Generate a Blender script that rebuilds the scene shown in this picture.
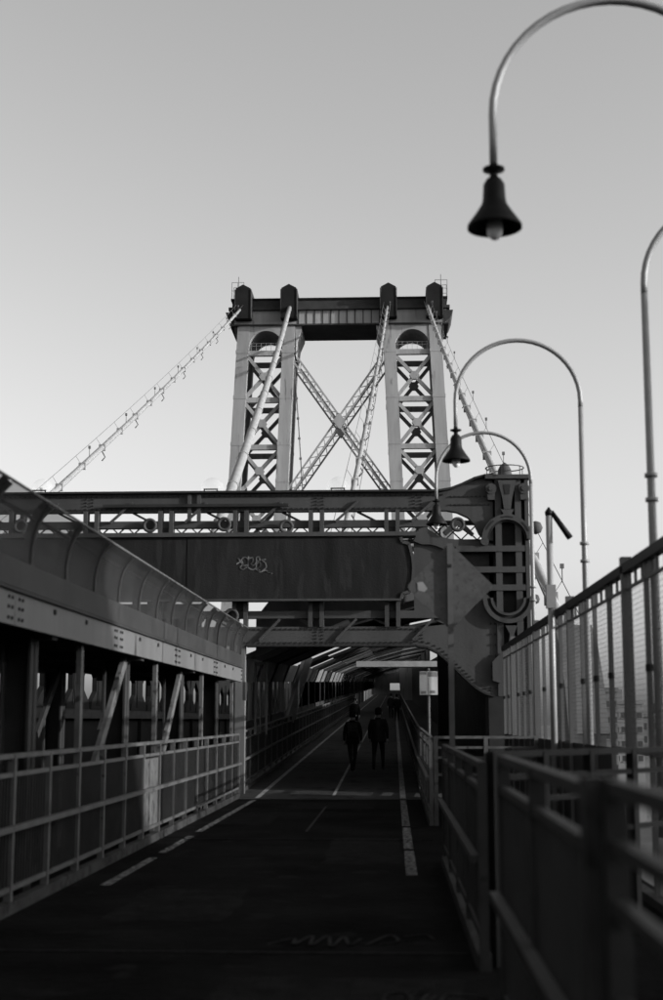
import bpy, math, random
from mathutils import Vector, Matrix
random.seed(7)
PI = math.pi
S = bpy.context.scene
for o in list(bpy.data.objects):
    bpy.data.objects.remove(o)
COL = S.collection

# ------------------------------------------------------------------ camera, sky, sun, exposure
cam_d = bpy.data.cameras.new('camera')
cam = bpy.data.objects.new('camera', cam_d)
COL.objects.link(cam)
cam.location = (0, 0, 1.75)
cam.rotation_euler = (math.radians(90 + 9.0), 0, math.radians(2.545))
cam_d.sensor_fit = 'VERTICAL'
cam_d.sensor_height = 36
cam_d.sensor_width = 24
cam_d.lens = 50
cam_d.clip_start = 0.05
cam_d.clip_end = 9000
cam_d.dof.use_dof = True
cam_d.dof.focus_distance = 75
cam_d.dof.aperture_fstop = 1.6
S.camera = cam

SUN_EL, SUN_AZ = 14.0, 105.0          # degrees; azimuth clockwise from the bridge axis
w = bpy.data.worlds.new('World')
S.world = w
w.use_nodes = True
nt = w.node_tree
nt.nodes.clear()
sky = nt.nodes.new('ShaderNodeTexSky')
sky.sky_type = 'NISHITA'
sky.sun_disc = False
sky.sun_elevation = math.radians(SUN_EL)
sky.sun_rotation = math.radians(SUN_AZ)
sky.air_density = 1.0
sky.dust_density = 3.0
sky.ozone_density = 1.0
bw = nt.nodes.new('ShaderNodeRGBToBW')      # black and white film
bg = nt.nodes.new('ShaderNodeBackground')
bg.inputs['Strength'].default_value = 0.15
wo = nt.nodes.new('ShaderNodeOutputWorld')
nt.links.new(sky.outputs[0], bw.inputs[0])
nt.links.new(bw.outputs[0], bg.inputs['Color'])
nt.links.new(bg.outputs[0], wo.inputs['Surface'])

sd = bpy.data.lights.new('sun', 'SUN')
sd.energy = 3.0
sd.angle = math.radians(0.5)
sd.color = (1, 1, 1)
sun = bpy.data.objects.new('sun', sd)
COL.objects.link(sun)
el, az = math.radians(SUN_EL), math.radians(SUN_AZ)
sv = Vector((math.sin(az) * math.cos(el), math.cos(az) * math.cos(el), math.sin(el)))
sun.rotation_euler = sv.to_track_quat('Z', 'Y').to_euler()
sun.location = (60, -20, 60)

S.view_settings.view_transform = 'Standard'
S.view_settings.look = 'None'
S.view_settings.exposure = 1.08
S.view_settings.gamma = 1.0
S.view_settings.use_curve_mapping = False
S.cycles.use_denoising = True
S.cycles.max_bounces = 6
S.cycles.transparent_max_bounces = 24

# ------------------------------------------------------------------ materials (all neutral: the film is black and white)
def mat(name, v, rough=0.7, var=0.25, scale=3.0, bump=0.0, metal=0.0, spec=0.1, streak=False, dark=None, cover=0.5):
    m = bpy.data.materials.new(name)
    m.use_nodes = True
    n = m.node_tree.nodes
    l = m.node_tree.links
    b = n['Principled BSDF']
    b.inputs['Roughness'].default_value = rough
    b.inputs['Metallic'].default_value = metal
    b.inputs['Specular IOR Level'].default_value = spec
    tc = n.new('ShaderNodeTexCoord')
    mp = n.new('ShaderNodeMapping')
    if streak:
        mp.inputs['Scale'].default_value = (1.0, 1.0, 0.16)
    nz = n.new('ShaderNodeTexNoise')
    nz.inputs['Scale'].default_value = scale
    nz.inputs['Detail'].default_value = 7
    nz.inputs['Roughness'].default_value = 0.62
    g = n.new('ShaderNodeNewGeometry')
    l.new(g.outputs['Position'], mp.inputs['Vector'])
    l.new(mp.outputs[0], nz.inputs['Vector'])
    r = n.new('ShaderNodeValToRGB')
    lo, hi = v * (1 - var), v * (1 + var)
    r.color_ramp.elements[0].position = 0.3
    r.color_ramp.elements[1].position = 0.7
    r.color_ramp.elements[0].color = (lo, lo, lo, 1)
    r.color_ramp.elements[1].color = (hi, hi, hi, 1)
    l.new(nz.outputs['Fac'], r.inputs['Fac'])
    out = r.outputs['Color']
    if dark is not None:                      # patches of rust, bare asphalt or grime with a shape of their own
        n2 = n.new('ShaderNodeTexNoise')
        n2.inputs['Scale'].default_value = scale * 2.7
        n2.inputs['Detail'].default_value = 9
        l.new(mp.outputs[0], n2.inputs['Vector'])
        r2 = n.new('ShaderNodeValToRGB')
        r2.color_ramp.elements[0].position = cover
        r2.color_ramp.elements[1].position = cover + 0.07
        l.new(n2.outputs['Fac'], r2.inputs['Fac'])
        mx = n.new('ShaderNodeMixRGB')
        l.new(r2.outputs['Color'], mx.inputs['Fac'])
        l.new(out, mx.inputs['Color1'])
        mx.inputs['Color2'].default_value = (dark, dark, dark, 1)
        out = mx.outputs['Color']
    l.new(out, b.inputs['Base Color'])
    if bump:
        n3 = n.new('ShaderNodeTexNoise')
        n3.inputs['Scale'].default_value = scale * 12
        n3.inputs['Detail'].default_value = 5
        l.new(g.outputs['Position'], n3.inputs['Vector'])
        bp = n.new('ShaderNodeBump')
        bp.inputs['Strength'].default_value = bump
        bp.inputs['Distance'].default_value = 0.02
        l.new(n3.outputs['Fac'], bp.inputs['Height'])
        l.new(bp.outputs[0], b.inputs['Normal'])
    return m

def see_through(name, v, alpha, rough=0.5):
    m = mat(name, v, rough, 0.3, 2.0)
    m.node_tree.nodes['Principled BSDF'].inputs['Alpha'].default_value = alpha
    return m

M = dict(
    tower=mat('tower_paint', 0.205, 0.75, 0.22, 0.6, streak=True, dark=0.12, cover=0.63),
    saddle=mat('saddle_paint', 0.010, 0.8, 0.3, 0.6),
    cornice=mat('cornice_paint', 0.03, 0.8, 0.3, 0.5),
    cable=mat('cable_wrap', 0.2, 0.6, 0.12, 1.0),
    rope=mat('rope', 0.1, 0.8, 0.2),
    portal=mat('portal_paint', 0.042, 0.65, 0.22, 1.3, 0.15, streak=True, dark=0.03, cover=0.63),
    recess=mat('portal_shade_paint', 0.018, 0.8, 0.3, 2.0),  # darker portal paint puts shade of recesses and pylon base into the colour
    board=mat('board_paint', 0.011, 0.75, 0.5, 2.2, 0.3, streak=True, dark=0.016, cover=0.56),
    fascia=mat('fascia_paint', 0.088, 0.6, 0.22, 1.2, 0.1, streak=True, dark=0.03, cover=0.66),
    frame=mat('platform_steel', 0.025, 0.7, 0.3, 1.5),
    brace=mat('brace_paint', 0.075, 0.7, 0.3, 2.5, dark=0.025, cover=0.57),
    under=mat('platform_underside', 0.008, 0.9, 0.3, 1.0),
    screen=see_through('mesh_screen', 0.026, 0.64, 0.5),
    kick=mat('kick_panel_paint', 0.026, 0.6, 0.25, 1.8),
    rail=mat('railing_paint', 0.068, 0.5, 0.25, 4.0, dark=0.02, cover=0.62),
    picket=mat('picket_paint', 0.022, 0.6, 0.25, 4.0),
    darkrail=mat('dark_railing_paint', 0.007, 0.5, 0.3, 5.0),
    kerb=mat('kerb_steel', 0.03, 0.8, 0.4, 3.0, 0.3, dark=0.012, cover=0.55),
    tall=mat('tall_fence_paint', 0.085, 0.55, 0.25, 2.0, streak=True),
    wire=mat('wire', 0.1, 0.5, 0.1, 2.0),
    lamp=mat('lamp_post_paint', 0.17, 0.45, 0.15, 2.5, spec=0.5),
    bell=mat('lamp_bell_enamel', 0.005, 0.55, 0.2, 4.0),
    bulb=mat('lamp_globe_glass', 0.6, 0.2, 0.05, 4.0),
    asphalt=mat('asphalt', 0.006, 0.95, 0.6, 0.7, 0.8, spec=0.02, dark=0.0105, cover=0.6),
    asphalt2=mat('passage_asphalt', 0.032, 0.95, 0.3, 0.9, 0.5, spec=0.1, dark=0.014, cover=0.57),  # lighter asphalt beyond the joint makes up for light missing under the canopy
    rail2=mat('darker_railing_paint', 0.026, 0.5, 0.25, 4.0, dark=0.012, cover=0.62),  # darker copy of the railing paint for the near right-hand railings
    paint=mat('worn_road_paint', 0.15, 0.85, 0.4, 5.0, 0.4, spec=0.1, dark=0.012, cover=0.47),
    paint2=mat('road_paint', 0.24, 0.85, 0.3, 4.0, 0.2, spec=0.1, dark=0.04, cover=0.53),
    faint=mat('faded_road_paint', 0.025, 0.9, 0.3, 4.0, spec=0.1, dark=0.009, cover=0.5),
    strip=mat('joint_steel', 0.02, 0.6, 0.3, 6.0),
    patch=mat('patched_asphalt', 0.0095, 0.95, 0.5, 3.0, 0.8, spec=0.03, dark=0.006, cover=0.55),
    seam=mat('tar_seam', 0.010, 0.8, 0.4, 5.0, dark=0.005, cover=0.5),
    tag=mat('spray_paint', 0.4, 0.8, 0.2, 6.0),
    signback=mat('bare_sign_metal', 0.05, 0.5, 0.3, 7.0, spec=0.3, dark=0.036, cover=0.56),
    signpost=mat('sign_post_steel', 0.07, 0.6, 0.2, 3.0),
    white=mat('white_paper', 0.5, 0.8, 0.1, 5.0),
    grey=mat('printed_grey', 0.2, 0.8, 0.2, 9.0),
    canopy=mat('canopy_sheet', 0.11, 0.7, 0.35, 0.9, streak=True),
    beam=mat('lit_tone_paint', 0.2, 0.7, 0.2, 2.0),  # pale tone puts light on passage beams, post and sign patch into colour
    boards=mat('dark_boards', 0.025, 0.8, 0.4, 2.0),
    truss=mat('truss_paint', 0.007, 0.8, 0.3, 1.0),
    deck=mat('bridge_concrete', 0.05, 0.9, 0.3, 0.5),
    ground=mat('city_ground', 0.09, 0.95, 0.4, 0.02),
    brick=mat('brick_wall', 0.1, 0.9, 0.3, 0.4),
    pale=mat('pale_concrete', 0.13, 0.9, 0.2, 0.15),
    glass=mat('dark_window_glass', 0.03, 0.15, 0.2, 1.0, spec=0.5),
    globe=see_through('frosted_globe', 0.6, 0.13, 0.15),
    cloth=mat('dark_cloth', 0.012, 0.95, 0.3, 6.0),
    cloth2=mat('charcoal_cloth', 0.02, 0.95, 0.3, 6.0),
    trouser=mat('dark_trousers', 0.014, 0.95, 0.3, 6.0),
    skin=mat('skin', 0.25, 0.6, 0.1, 8.0),
    hair=mat('dark_hair', 0.012, 0.7, 0.3, 20.0),
    shoe=mat('dark_shoes', 0.02, 0.6, 0.2, 8.0),
    bag=mat('backpack_nylon', 0.03, 0.8, 0.3, 8.0),
)

# ------------------------------------------------------------------ mesh helpers
class MB:
    def __init__(s):
        s.v, s.f, s.smooth = [], [], set()

    def box(s, x0, x1, y0, y1, z0, z1):
        a = len(s.v)
        s.v += [(x0, y0, z0), (x1, y0, z0), (x1, y1, z0), (x0, y1, z0), (x0, y0, z1), (x1, y0, z1), (x1, y1, z1), (x0, y1, z1)]
        s.f += [tuple(a + i for i in q) for q in ((0, 3, 2, 1), (4, 5, 6, 7), (0, 1, 5, 4), (1, 2, 6, 5), (2, 3, 7, 6), (3, 0, 4, 7))]
        return s

    def bar(s, p, q, wd, ht, up=(0, 0, 1)):
        p, q = Vector(p), Vector(q)
        d = (q - p).normalized()
        u = Vector(up)
        sd_ = d.cross(u)
        if sd_.length < 1e-4:
            sd_ = d.cross(Vector((1, 0, 0)))
        sd_.normalize()
        u = sd_.cross(d).normalized()
        a = len(s.v)
        for e in (p, q):
            for i, j in ((-1, -1), (1, -1), (1, 1), (-1, 1)):
                s.v.append(tuple(e + sd_ * (i * wd / 2) + u * (j * ht / 2)))
        s.f += [tuple(a + i for i in t) for t in ((0, 3, 2, 1), (4, 5, 6, 7), (0, 1, 5, 4), (1, 2, 6, 5), (2, 3, 7, 6), (3, 0, 4, 7))]
        return s

    def tube(s, pts, r, n=8, cap=True):
        pts = [Vector(p) for p in pts]
        rs = r if isinstance(r, (list, tuple)) else [r] * len(pts)
        a = len(s.v)
        ref = None
        for i, p in enumerate(pts):
            d = (pts[min(i + 1, len(pts) - 1)] - pts[max(i - 1, 0)]).normalized()
            if ref is None:
                ref = d.cross(Vector((0, 0, 1)))
                if ref.length < 1e-3:
                    ref = d.cross(Vector((0, 1, 0)))
                ref.normalize()
            ref = (ref - d * ref.dot(d)).normalized()
            o2 = d.cross(ref)
            for k in range(n):
                t = 2 * PI * k / n
                s.v.append(tuple(p + (ref * math.cos(t) + o2 * math.sin(t)) * rs[i]))
        for i in range(len(pts) - 1):
            for k in range(n):
                s.smooth.add(len(s.f))
                s.f.append((a + i * n + k, a + i * n + (k + 1) % n, a + (i + 1) * n + (k + 1) % n, a + (i + 1) * n + k))
        if cap:
            s.f.append(tuple(a + k for k in reversed(range(n))))
            s.f.append(tuple(a + (len(pts) - 1) * n + k for k in range(n)))
        return s

    def lathe(s, prof, n=20, c=(0, 0, 0)):
        a = len(s.v)
        for r, z in prof:
            for k in range(n):
                t = 2 * PI * k / n
                s.v.append((c[0] + r * math.cos(t), c[1] + r * math.sin(t), c[2] + z))
        for i in range(len(prof) - 1):
            for k in range(n):
                s.smooth.add(len(s.f))
                s.f.append((a + i * n + k, a + i * n + (k + 1) % n, a + (i + 1) * n + (k + 1) % n, a + (i + 1) * n + k))
        s.f.append(tuple(a + k for k in reversed(range(n))))
        s.f.append(tuple(a + (len(prof) - 1) * n + k for k in range(n)))
        return s

    def prism(s, poly, y0, y1):              # poly in XZ, pushed along Y
        n = len(poly)
        a = len(s.v)
        s.v += [(x, y0, z) for x, z in poly] + [(x, y1, z) for x, z in poly]
        s.f.append(tuple(a + i for i in range(n)))
        s.f.append(tuple(a + n + i for i in reversed(range(n))))
        for i in range(n):
            j = (i + 1) % n
            s.f.append((a + i, a + n + i, a + n + j, a + j))
        return s

    def prismx(s, poly, x0, x1):             # poly in YZ, pushed along X
        n = len(poly)
        a = len(s.v)
        s.v += [(x0, y, z) for y, z in poly] + [(x1, y, z) for y, z in poly]
        s.f.append(tuple(a + i for i in range(n)))
        s.f.append(tuple(a + n + i for i in reversed(range(n))))
        for i in range(n):
            j = (i + 1) % n
            s.f.append((a + i, a + n + i, a + n + j, a + j))
        return s

    def band(s, c, r0, r1, a0, a1, y0, y1, n=24):   # flat curved band in XZ
        pts = [(c[0] + r1 * math.cos(a0 + (a1 - a0) * i / n), c[1] + r1 * math.sin(a0 + (a1 - a0) * i / n)) for i in range(n + 1)]
        pts2 = [(c[0] + r0 * math.cos(a0 + (a1 - a0) * i / n), c[1] + r0 * math.sin(a0 + (a1 - a0) * i / n)) for i in range(n + 1)]
        for i in range(n):
            s.prism([pts[i], pts[i + 1], pts2[i + 1], pts2[i]], y0, y1)
        return s

    def mesh(s, name, m):
        me = bpy.data.meshes.new(name)
        me.from_pydata(s.v, [], s.f)
        me.materials.append(M[m] if isinstance(m, str) else m)
        if s.smooth:
            fl = [i in s.smooth for i in range(len(s.f))]
            me.polygons.foreach_set('use_smooth', fl)
        import bmesh
        b = bmesh.new()
        b.from_mesh(me)
        bmesh.ops.recalc_face_normals(b, faces=b.faces)
        b.to_mesh(me)
        b.free()
        me.update()
        return me

def link(name, me, parent=None, loc=(0, 0, 0), rz=0, kind=None, label=None):
    o = bpy.data.objects.new(name, me)
    COL.objects.link(o)
    o.location = loc
    o.rotation_euler = (0, 0, rz)
    if parent is not None:
        o.parent = parent
    if kind:
        o['kind'] = kind
    if label:
        o['label'] = label
    return o

def part(name, mb, m, parent, loc=(0, 0, 0), kind=None, label=None):
    return link(name, mb.mesh(name, m), parent, loc, 0, kind, label)

def tag(o, label, cat, group=None):
    o['label'] = label
    o['category'] = cat
    if group:
        o['group'] = group
    return o

def thing(name, label, cat, loc=(0, 0, 0), rz=0, group=None):
    o = bpy.data.objects.new(name, None)
    COL.objects.link(o)
    o.empty_display_size = 0.3
    o.location = loc
    o.rotation_euler = (0, 0, rz)
    return tag(o, label, cat, group)

def struct(name, mb, m):
    return part(name, mb, m, None, kind='structure')

YJ, SL = 31.6, 0.027                        # the path is level to the joint, then climbs
def pz(y):
    return max(0.0, (y - YJ) * SL)

# ------------------------------------------------------------------ ground, bridge deck, path
struct('ground', MB().box(-4000, 4000, -600, 7000, -23, -22), 'ground')
struct('bridge_deck', MB().box(-24.5, 9.5, -25, 450, -3.2, -2.2), 'deck')

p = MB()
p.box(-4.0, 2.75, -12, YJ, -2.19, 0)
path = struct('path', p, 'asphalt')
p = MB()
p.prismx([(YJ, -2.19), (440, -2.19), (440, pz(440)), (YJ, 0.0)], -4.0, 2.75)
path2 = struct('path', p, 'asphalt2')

def line_on_path(x, y0, y1, wd, m, parent):
    mb = MB()
    n = max(1, int((y1 - y0) / 4))
    for i in range(n):
        a, b = y0 + (y1 - y0) * i / n, y0 + (y1 - y0) * (i + 1) / n
        k = len(mb.v)
        mb.v += [(x - wd / 2, a, pz(a) + .005), (x + wd / 2, a, pz(a) + .005), (x + wd / 2, b, pz(b) + .005), (x - wd / 2, b, pz(b) + .005)]
        mb.f.append((k, k + 1, k + 2, k + 3))
    return part('painted_line', mb, m, parent)

for a, b in ((16.3, 19.3), (19.6, 23.4), (23.7, 31.3)):
    line_on_path(0.19, a, b, .13, 'paint', path)
line_on_path(0.19, 31.9, 300, .13, 'paint2', path2)
for a, b in ((15.2, 18.2), (18.9, 21.6), (22.4, 31.2)):
    line_on_path(-3.1, a, b, .11, 'paint', path)
line_on_path(-3.1, 31.9, 300, .11, 'paint2', path2)
line_on_path(-1.4, 22.5, 29.0, .045, 'faint', path)
line_on_path(-1.4, 32.5, 300, .07, 'paint2', path2)

for y, wd, par, m_ in ((10.9, .04, path, 'seam'), (YJ - .08, .16, path, 'strip'), (45.5, .1, path2, 'strip'), (62, .1, path2, 'strip'), (21, .03, path, 'seam')):
    mb = MB()
    z = pz(y)
    mb.box(-3.5, .55, y, y + wd, z + .001, z + .010)
    part('joint_strip', mb, m_, par)

for x0, x1, y0, y1 in ((-2.6, -1.5, 12.6, 14.9), (-.9, .1, 17.5, 21.4), (-3.2, -2.1, 24.0, 27.2), (-1.2, .45, 8.2, 9.9), (-2.2, -.4, 28.2, 30.4)):
    n_ = 7
    ring_ = []
    for (a, b), (c, d) in (((x0, y0), (x1, y0)), ((x1, y0), (x1, y1)), ((x1, y1), (x0, y1)), ((x0, y1), (x0, y0))):
        for q in range(n_):
            ring_.append((a + (c - a) * q / n_ + random.uniform(-.04, .04), b + (d - b) * q / n_ + random.uniform(-.05, .05)))
    mb = MB()
    mb.v = [(x, y, .0035) for x, y in ring_]
    mb.f = [tuple(range(len(ring_)))]
    part('asphalt_patch', mb, 'patch', path)

def ribbon(mb, pts, wd, plane):              # a sprayed stroke as a thin flat ribbon; plane maps (u, v) to a point
    for (u0, v0), (u1, v1) in zip(pts[:-1], pts[1:]):
        d = Vector((u1 - u0, v1 - v0))
        if d.length < 1e-6:
            continue
        nrm = Vector((-d.y, d.x)).normalized() * wd / 2
        d = d.normalized() * wd * .3
        k = len(mb.v)
        mb.v += [plane(u0 - d.x + nrm.x, v0 - d.y + nrm.y), plane(u0 - d.x - nrm.x, v0 - d.y - nrm.y), plane(u1 + d.x - nrm.x, v1 + d.y - nrm.y), plane(u1 + d.x + nrm.x, v1 + d.y + nrm.y)]
        mb.f.append((k, k + 1, k + 2, k + 3))

def smooth(pts, k=6):
    out = []
    P = [Vector(q) for q in pts]
    P = [P[0]] + P + [P[-1]]
    for i in range(1, len(P) - 2):
        for j in range(k):
            t = j / k
            a, b, c, d = P[i - 1], P[i], P[i + 1], P[i + 2]
            out.append(tuple(.5 * ((2 * b) + (c - a) * t + (2 * a - 5 * b + 4 * c - d) * t * t + (3 * b - a - 3 * c + d) * t ** 3)))
    out.append(tuple(P[-1]))
    return out

g = MB()
fl = lambda u, v: (u, v, .012)
for st in ([(-1.0, 11.3), (-.82, 11.6), (-.8, 11.3), (-.68, 11.75), (-.66, 11.25), (-.55, 11.75), (-.5, 11.2), (-.42, 11.7), (-.36, 11.3), (-.28, 11.6)],
           [(-.22, 11.3), (-.05, 11.8), (.02, 11.5), (-.12, 11.35)], [(.08, 11.75), (.25, 11.85), (.3, 11.6)]):
    ribbon(g, smooth(st), .03, fl)
part('graffiti_tag', g, 'faint', path)
g = MB()
for st in ([(-.08, 9.0), (-.06, 9.3), (.06, 9.35), (.1, 9.1), (.0, 8.95), (-.08, 9.05)], [(.13, 9.3), (.2, 9.35), (.15, 9.0), (.25, 9.25)],
           [(.27, 9.05), (.33, 9.3), (.52, 9.28), (.6, 9.2)]):
    ribbon(g, smooth(st), .03, fl)
part('graffiti_tag', g, 'faint', path)

# ------------------------------------------------------------------ bridge tower
TX, TY, TD = -7.75, 200.0, 6.5
T = thing('bridge_tower', 'tall riveted steel suspension bridge tower with arched legs and crossed lattice braces', 'tower', (TX, TY, -22))
def tz(z):
    return z + 22
def leg_x(side, inner, z):
    t = (z - 35) / 25.0
    return side * ((8.4 - 1.05 * t) if inner else (15.3 - 1.16 * t))
for side in (-1, 1):
    for inner in (0, 1):
        for yb in (0, TD):
            mb = MB()
            wd = .89
            for zz in ((-22, 59.7),):
                xa, xb = leg_x(side, inner, zz[0]), leg_x(side, inner, zz[1])
                k = len(mb.v)
                for x, z, e in ((xa, zz[0], 1.12), (xb, zz[1], 1.0)):
                    h = wd * e
                    mb.v += [(x - h, yb - .9, tz(z)), (x + h, yb - .9, tz(z)), (x + h, yb + .9, tz(z)), (x - h, yb + .9, tz(z))]
                mb.f += [tuple(k + i for i in q) for q in ((0, 3, 2, 1), (4, 5, 6, 7), (0, 1, 5, 4), (1, 2, 6, 5), (2, 3, 7, 6), (3, 0, 4, 7))]
            lg = part('leg', mb, 'tower', T)
            for z in (36, 41.5, 48.5, 55.4):
                x = leg_x(side, inner, z)
                mb = MB().box(x - .96, x + .96, yb - .94, yb + .94, tz(z), tz(z) + .5)
                part('splice_plate', mb, 'tower', lg)
    for inner in (0, 1):                       # plate added between front and rear leg; its shade is in the dark colour
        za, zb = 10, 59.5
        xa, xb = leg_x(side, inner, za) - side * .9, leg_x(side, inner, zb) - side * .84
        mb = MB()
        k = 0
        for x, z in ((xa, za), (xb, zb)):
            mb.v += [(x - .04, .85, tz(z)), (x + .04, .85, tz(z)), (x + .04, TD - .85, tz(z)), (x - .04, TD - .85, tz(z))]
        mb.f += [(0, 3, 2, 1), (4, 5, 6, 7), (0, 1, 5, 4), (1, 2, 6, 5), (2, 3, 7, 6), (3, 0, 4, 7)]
        part('dark_shade_web', mb, 'cornice', T)
    # struts and X bracing between the two legs of a pair
    zs = [55.5, 48.4, 41.3, 34.2, 27.0, 19.5]
    for yb in (-.2, TD + .2):
        for i, z in enumerate(zs):
            a, b = leg_x(side, 0, z), leg_x(side, 1, z)
            part('strut', MB().box(min(a, b) + .8, max(a, b) - .8, yb - .35, yb + .35, tz(z) - .38, tz(z) + .38), 'tower', T)
            if i < len(zs) - 1:
                z2 = zs[i + 1]
                a2, b2 = leg_x(side, 0, z2), leg_x(side, 1, z2)
                sg = 1 if a < b else -1
                part('brace', MB().bar((a + sg * .8, yb - .05, tz(z) - .5), (b2 - sg * .8, yb - .05, tz(z2) + .5), .5, .5, (0, 1, 0)), 'tower', T)
                part('brace', MB().bar((b - sg * .8, yb + .1, tz(z) - .5), (a2 + sg * .8, yb + .1, tz(z2) + .5), .5, .5, (0, 1, 0)), 'tower', T)
                cx = (a + b + a2 + b2) / 4
                zc = tz((z + z2) / 2)
                part('gusset_plate', MB().prism([(cx - .75, zc), (cx - .35, zc - .6), (cx + .35, zc - .6), (cx + .75, zc), (cx + .35, zc + .6), (cx - .35, zc + .6)], yb - .38, yb + .36), 'tower', T)
    # arch at the head of the pair
    xa, xb = sorted((leg_x(side, 0, 58), leg_x(side, 1, 58)))
    xa, xb = xa + .85, xb - .85
    cx, rr = (xa + xb) / 2, (xb - xa) / 2
    mb = MB()
    n = 20
    for i in range(n):
        t0, t1 = PI * i / n, PI * (i + 1) / n
        p0 = (cx + rr * math.cos(t0), tz(56.3) + rr * math.sin(t0))
        p1 = (cx + rr * math.cos(t1), tz(56.3) + rr * math.sin(t1))
        mb.prism([p0, (p0[0], tz(59.7)), (p1[0], tz(59.7)), p1], -.8, TD + .8)
    part('arch', mb, 'tower', T)
    mb = MB()
    mb.bar((xa, -.5, tz(57.0)), (xb, -.5, tz(57.0)), .04, .04).bar((xa, -.5, tz(56.6)), (xb, -.5, tz(56.6)), .04, .04)
    for k in range(7):
        x = xa + (xb - xa) * (k + .5) / 7
        mb.bar((x, -.5, tz(55.9)), (x, -.5, tz(57.0)), .05, .05)
    part('handrail', mb, 'tower', T)
    # end brackets of the cornice
    x = side * 15.6
    part('cornice_bracket', MB().prism([(x, tz(59.7)), (x + side * .9, tz(60.6)), (x + side * 1.3, tz(61.7)), (x, tz(61.7))], -.9, TD + .9), 'cornice', T)
    part('cornice_bracket', MB().prism([(x - side * .9, tz(57.4)), (x - side * .05, tz(58.6)), (x - side * .05, tz(59.7)), (x - side * .9, tz(59.7))], -.7, TD + .7), 'cornice', T)
    xi = side * 6.35
    part('knee_bracket', MB().prism([(xi + side * .1, tz(55.2)), (xi - side * .15, tz(57.5)), (xi - side * .8, tz(59.0)), (xi - side * .8, tz(59.7)), (xi + side * .1, tz(59.7))], -.6, TD + .6), 'tower', T)

part('top_girder', MB().box(-15.9, 15.9, -.8, TD + .8, tz(59.7), tz(61.9)), 'tower', T)
for k in range(11):
    x = -6 + 12 * k / 10
    mb = MB().box(x - .06, x + .06, -.88, -.79, tz(59.8), tz(61.9))
    part('stiffener', mb, 'cornice', T)
part('ledge', MB().box(-16.2, 16.2, -1.1, TD + 1.1, tz(59.55), tz(59.78)), 'cornice', T)
part('cornice', MB().box(-16.4, 16.4, -1.35, TD + 1.35, tz(61.9), tz(62.35)), 'cornice', T)
part('parapet', MB().box(-15.9, 15.9, -.9, TD + .9, tz(62.35), tz(63.5)), 'cornice', T)
part('coping', MB().box(-16.1, 16.1, -1.1, TD + 1.1, tz(63.5), tz(63.75)), 'saddle', T)
for side in (-1, 1):
    for inner in (0, 1):
        x = leg_x(side, inner, 60)
        part('saddle_housing', MB().prism([(x - 1.1, tz(60.3)), (x + 1.1, tz(60.3)), (x + 1.1, tz(64.9)), (x, tz(65.5)), (x - 1.1, tz(64.9))], -2.5, TD + 2.5), 'saddle', T)
        part('saddle_flange', MB().box(x - 1.25, x - 1.12, -2.6, TD, tz(60.4), tz(64.7)).box(x + 1.12, x + 1.25, -2.6, TD, tz(60.4), tz(64.7)), 'cornice', T)
    x = side * 15.2
    mb = MB()
    for dx in (-.9, 0, .9):
        for dy in (0, 2.5):
            mb.bar((x + dx - side * .2 * 0, dy, tz(63.7)), (x + dx, dy, tz(66.6)), .07, .07)
    for z in (65.3, 66.6):
        for dy in (0, 2.5):
            mb.bar((x - .9, dy, tz(z)), (x + .9, dy, tz(z)), .06, .06)
    mb.bar((x, 1, tz(63.7)), (x, 1, tz(67.8)), .08, .08)
    part('top_railing', mb, 'rope', T)

# long crossed lattice braces between the leg pairs
def lattice_arm(a, b, y, w2, name):
    mb = MB()
    a, b = Vector((a[0], y, a[1])), Vector((b[0], y, b[1]))
    d = (b - a).normalized()
    nrm = Vector((-d.z, 0, d.x)) * w2
    mb.bar(a + nrm, b + nrm, .26, .22, (0, 1, 0)).bar(a - nrm, b - nrm, .26, .22, (0, 1, 0))
    L = (b - a).length
    n = int(L / .9)
    for i in range(n):
        s0, s1 = (1, -1) if i % 2 else (-1, 1)
        mb.bar(a + d * (L * i / n) + nrm * s0, a + d * (L * (i + 1) / n) + nrm * s1, .1, .1, (0, 1, 0))
    part(name, mb, 'tower', T)
for y in (-.1, TD + .1):
    lattice_arm((-6.5, tz(54.6)), (7.7, tz(34.2)), y, .42, 'lattice_brace')
    lattice_arm((6.5, tz(54.6)), (-7.7, tz(34.2)), y + .3, .42, 'lattice_brace')
    part('gusset_plate', MB().prism([(-.95, tz(45.2)), (0, tz(44)), (.95, tz(45.2)), (0, tz(46.4))], y - .28, y + .5), 'tower', T)
mb = MB()
mb.tube([(-6.55, -.8, tz(53)), (-5.9, -.8, tz(44)), (-5.2, -.8, tz(33))], .09, 6)
for z in (51.5, 48.5, 45.5, 42.5, 39.5, 36.5):
    x = -6.55 + (53 - z) * .0675
    mb.box(x - .18, x + .18, -.95, -.65, tz(z) - .15, tz(z) + .15)
part('hanging_line', mb, 'rope', T)

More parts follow.
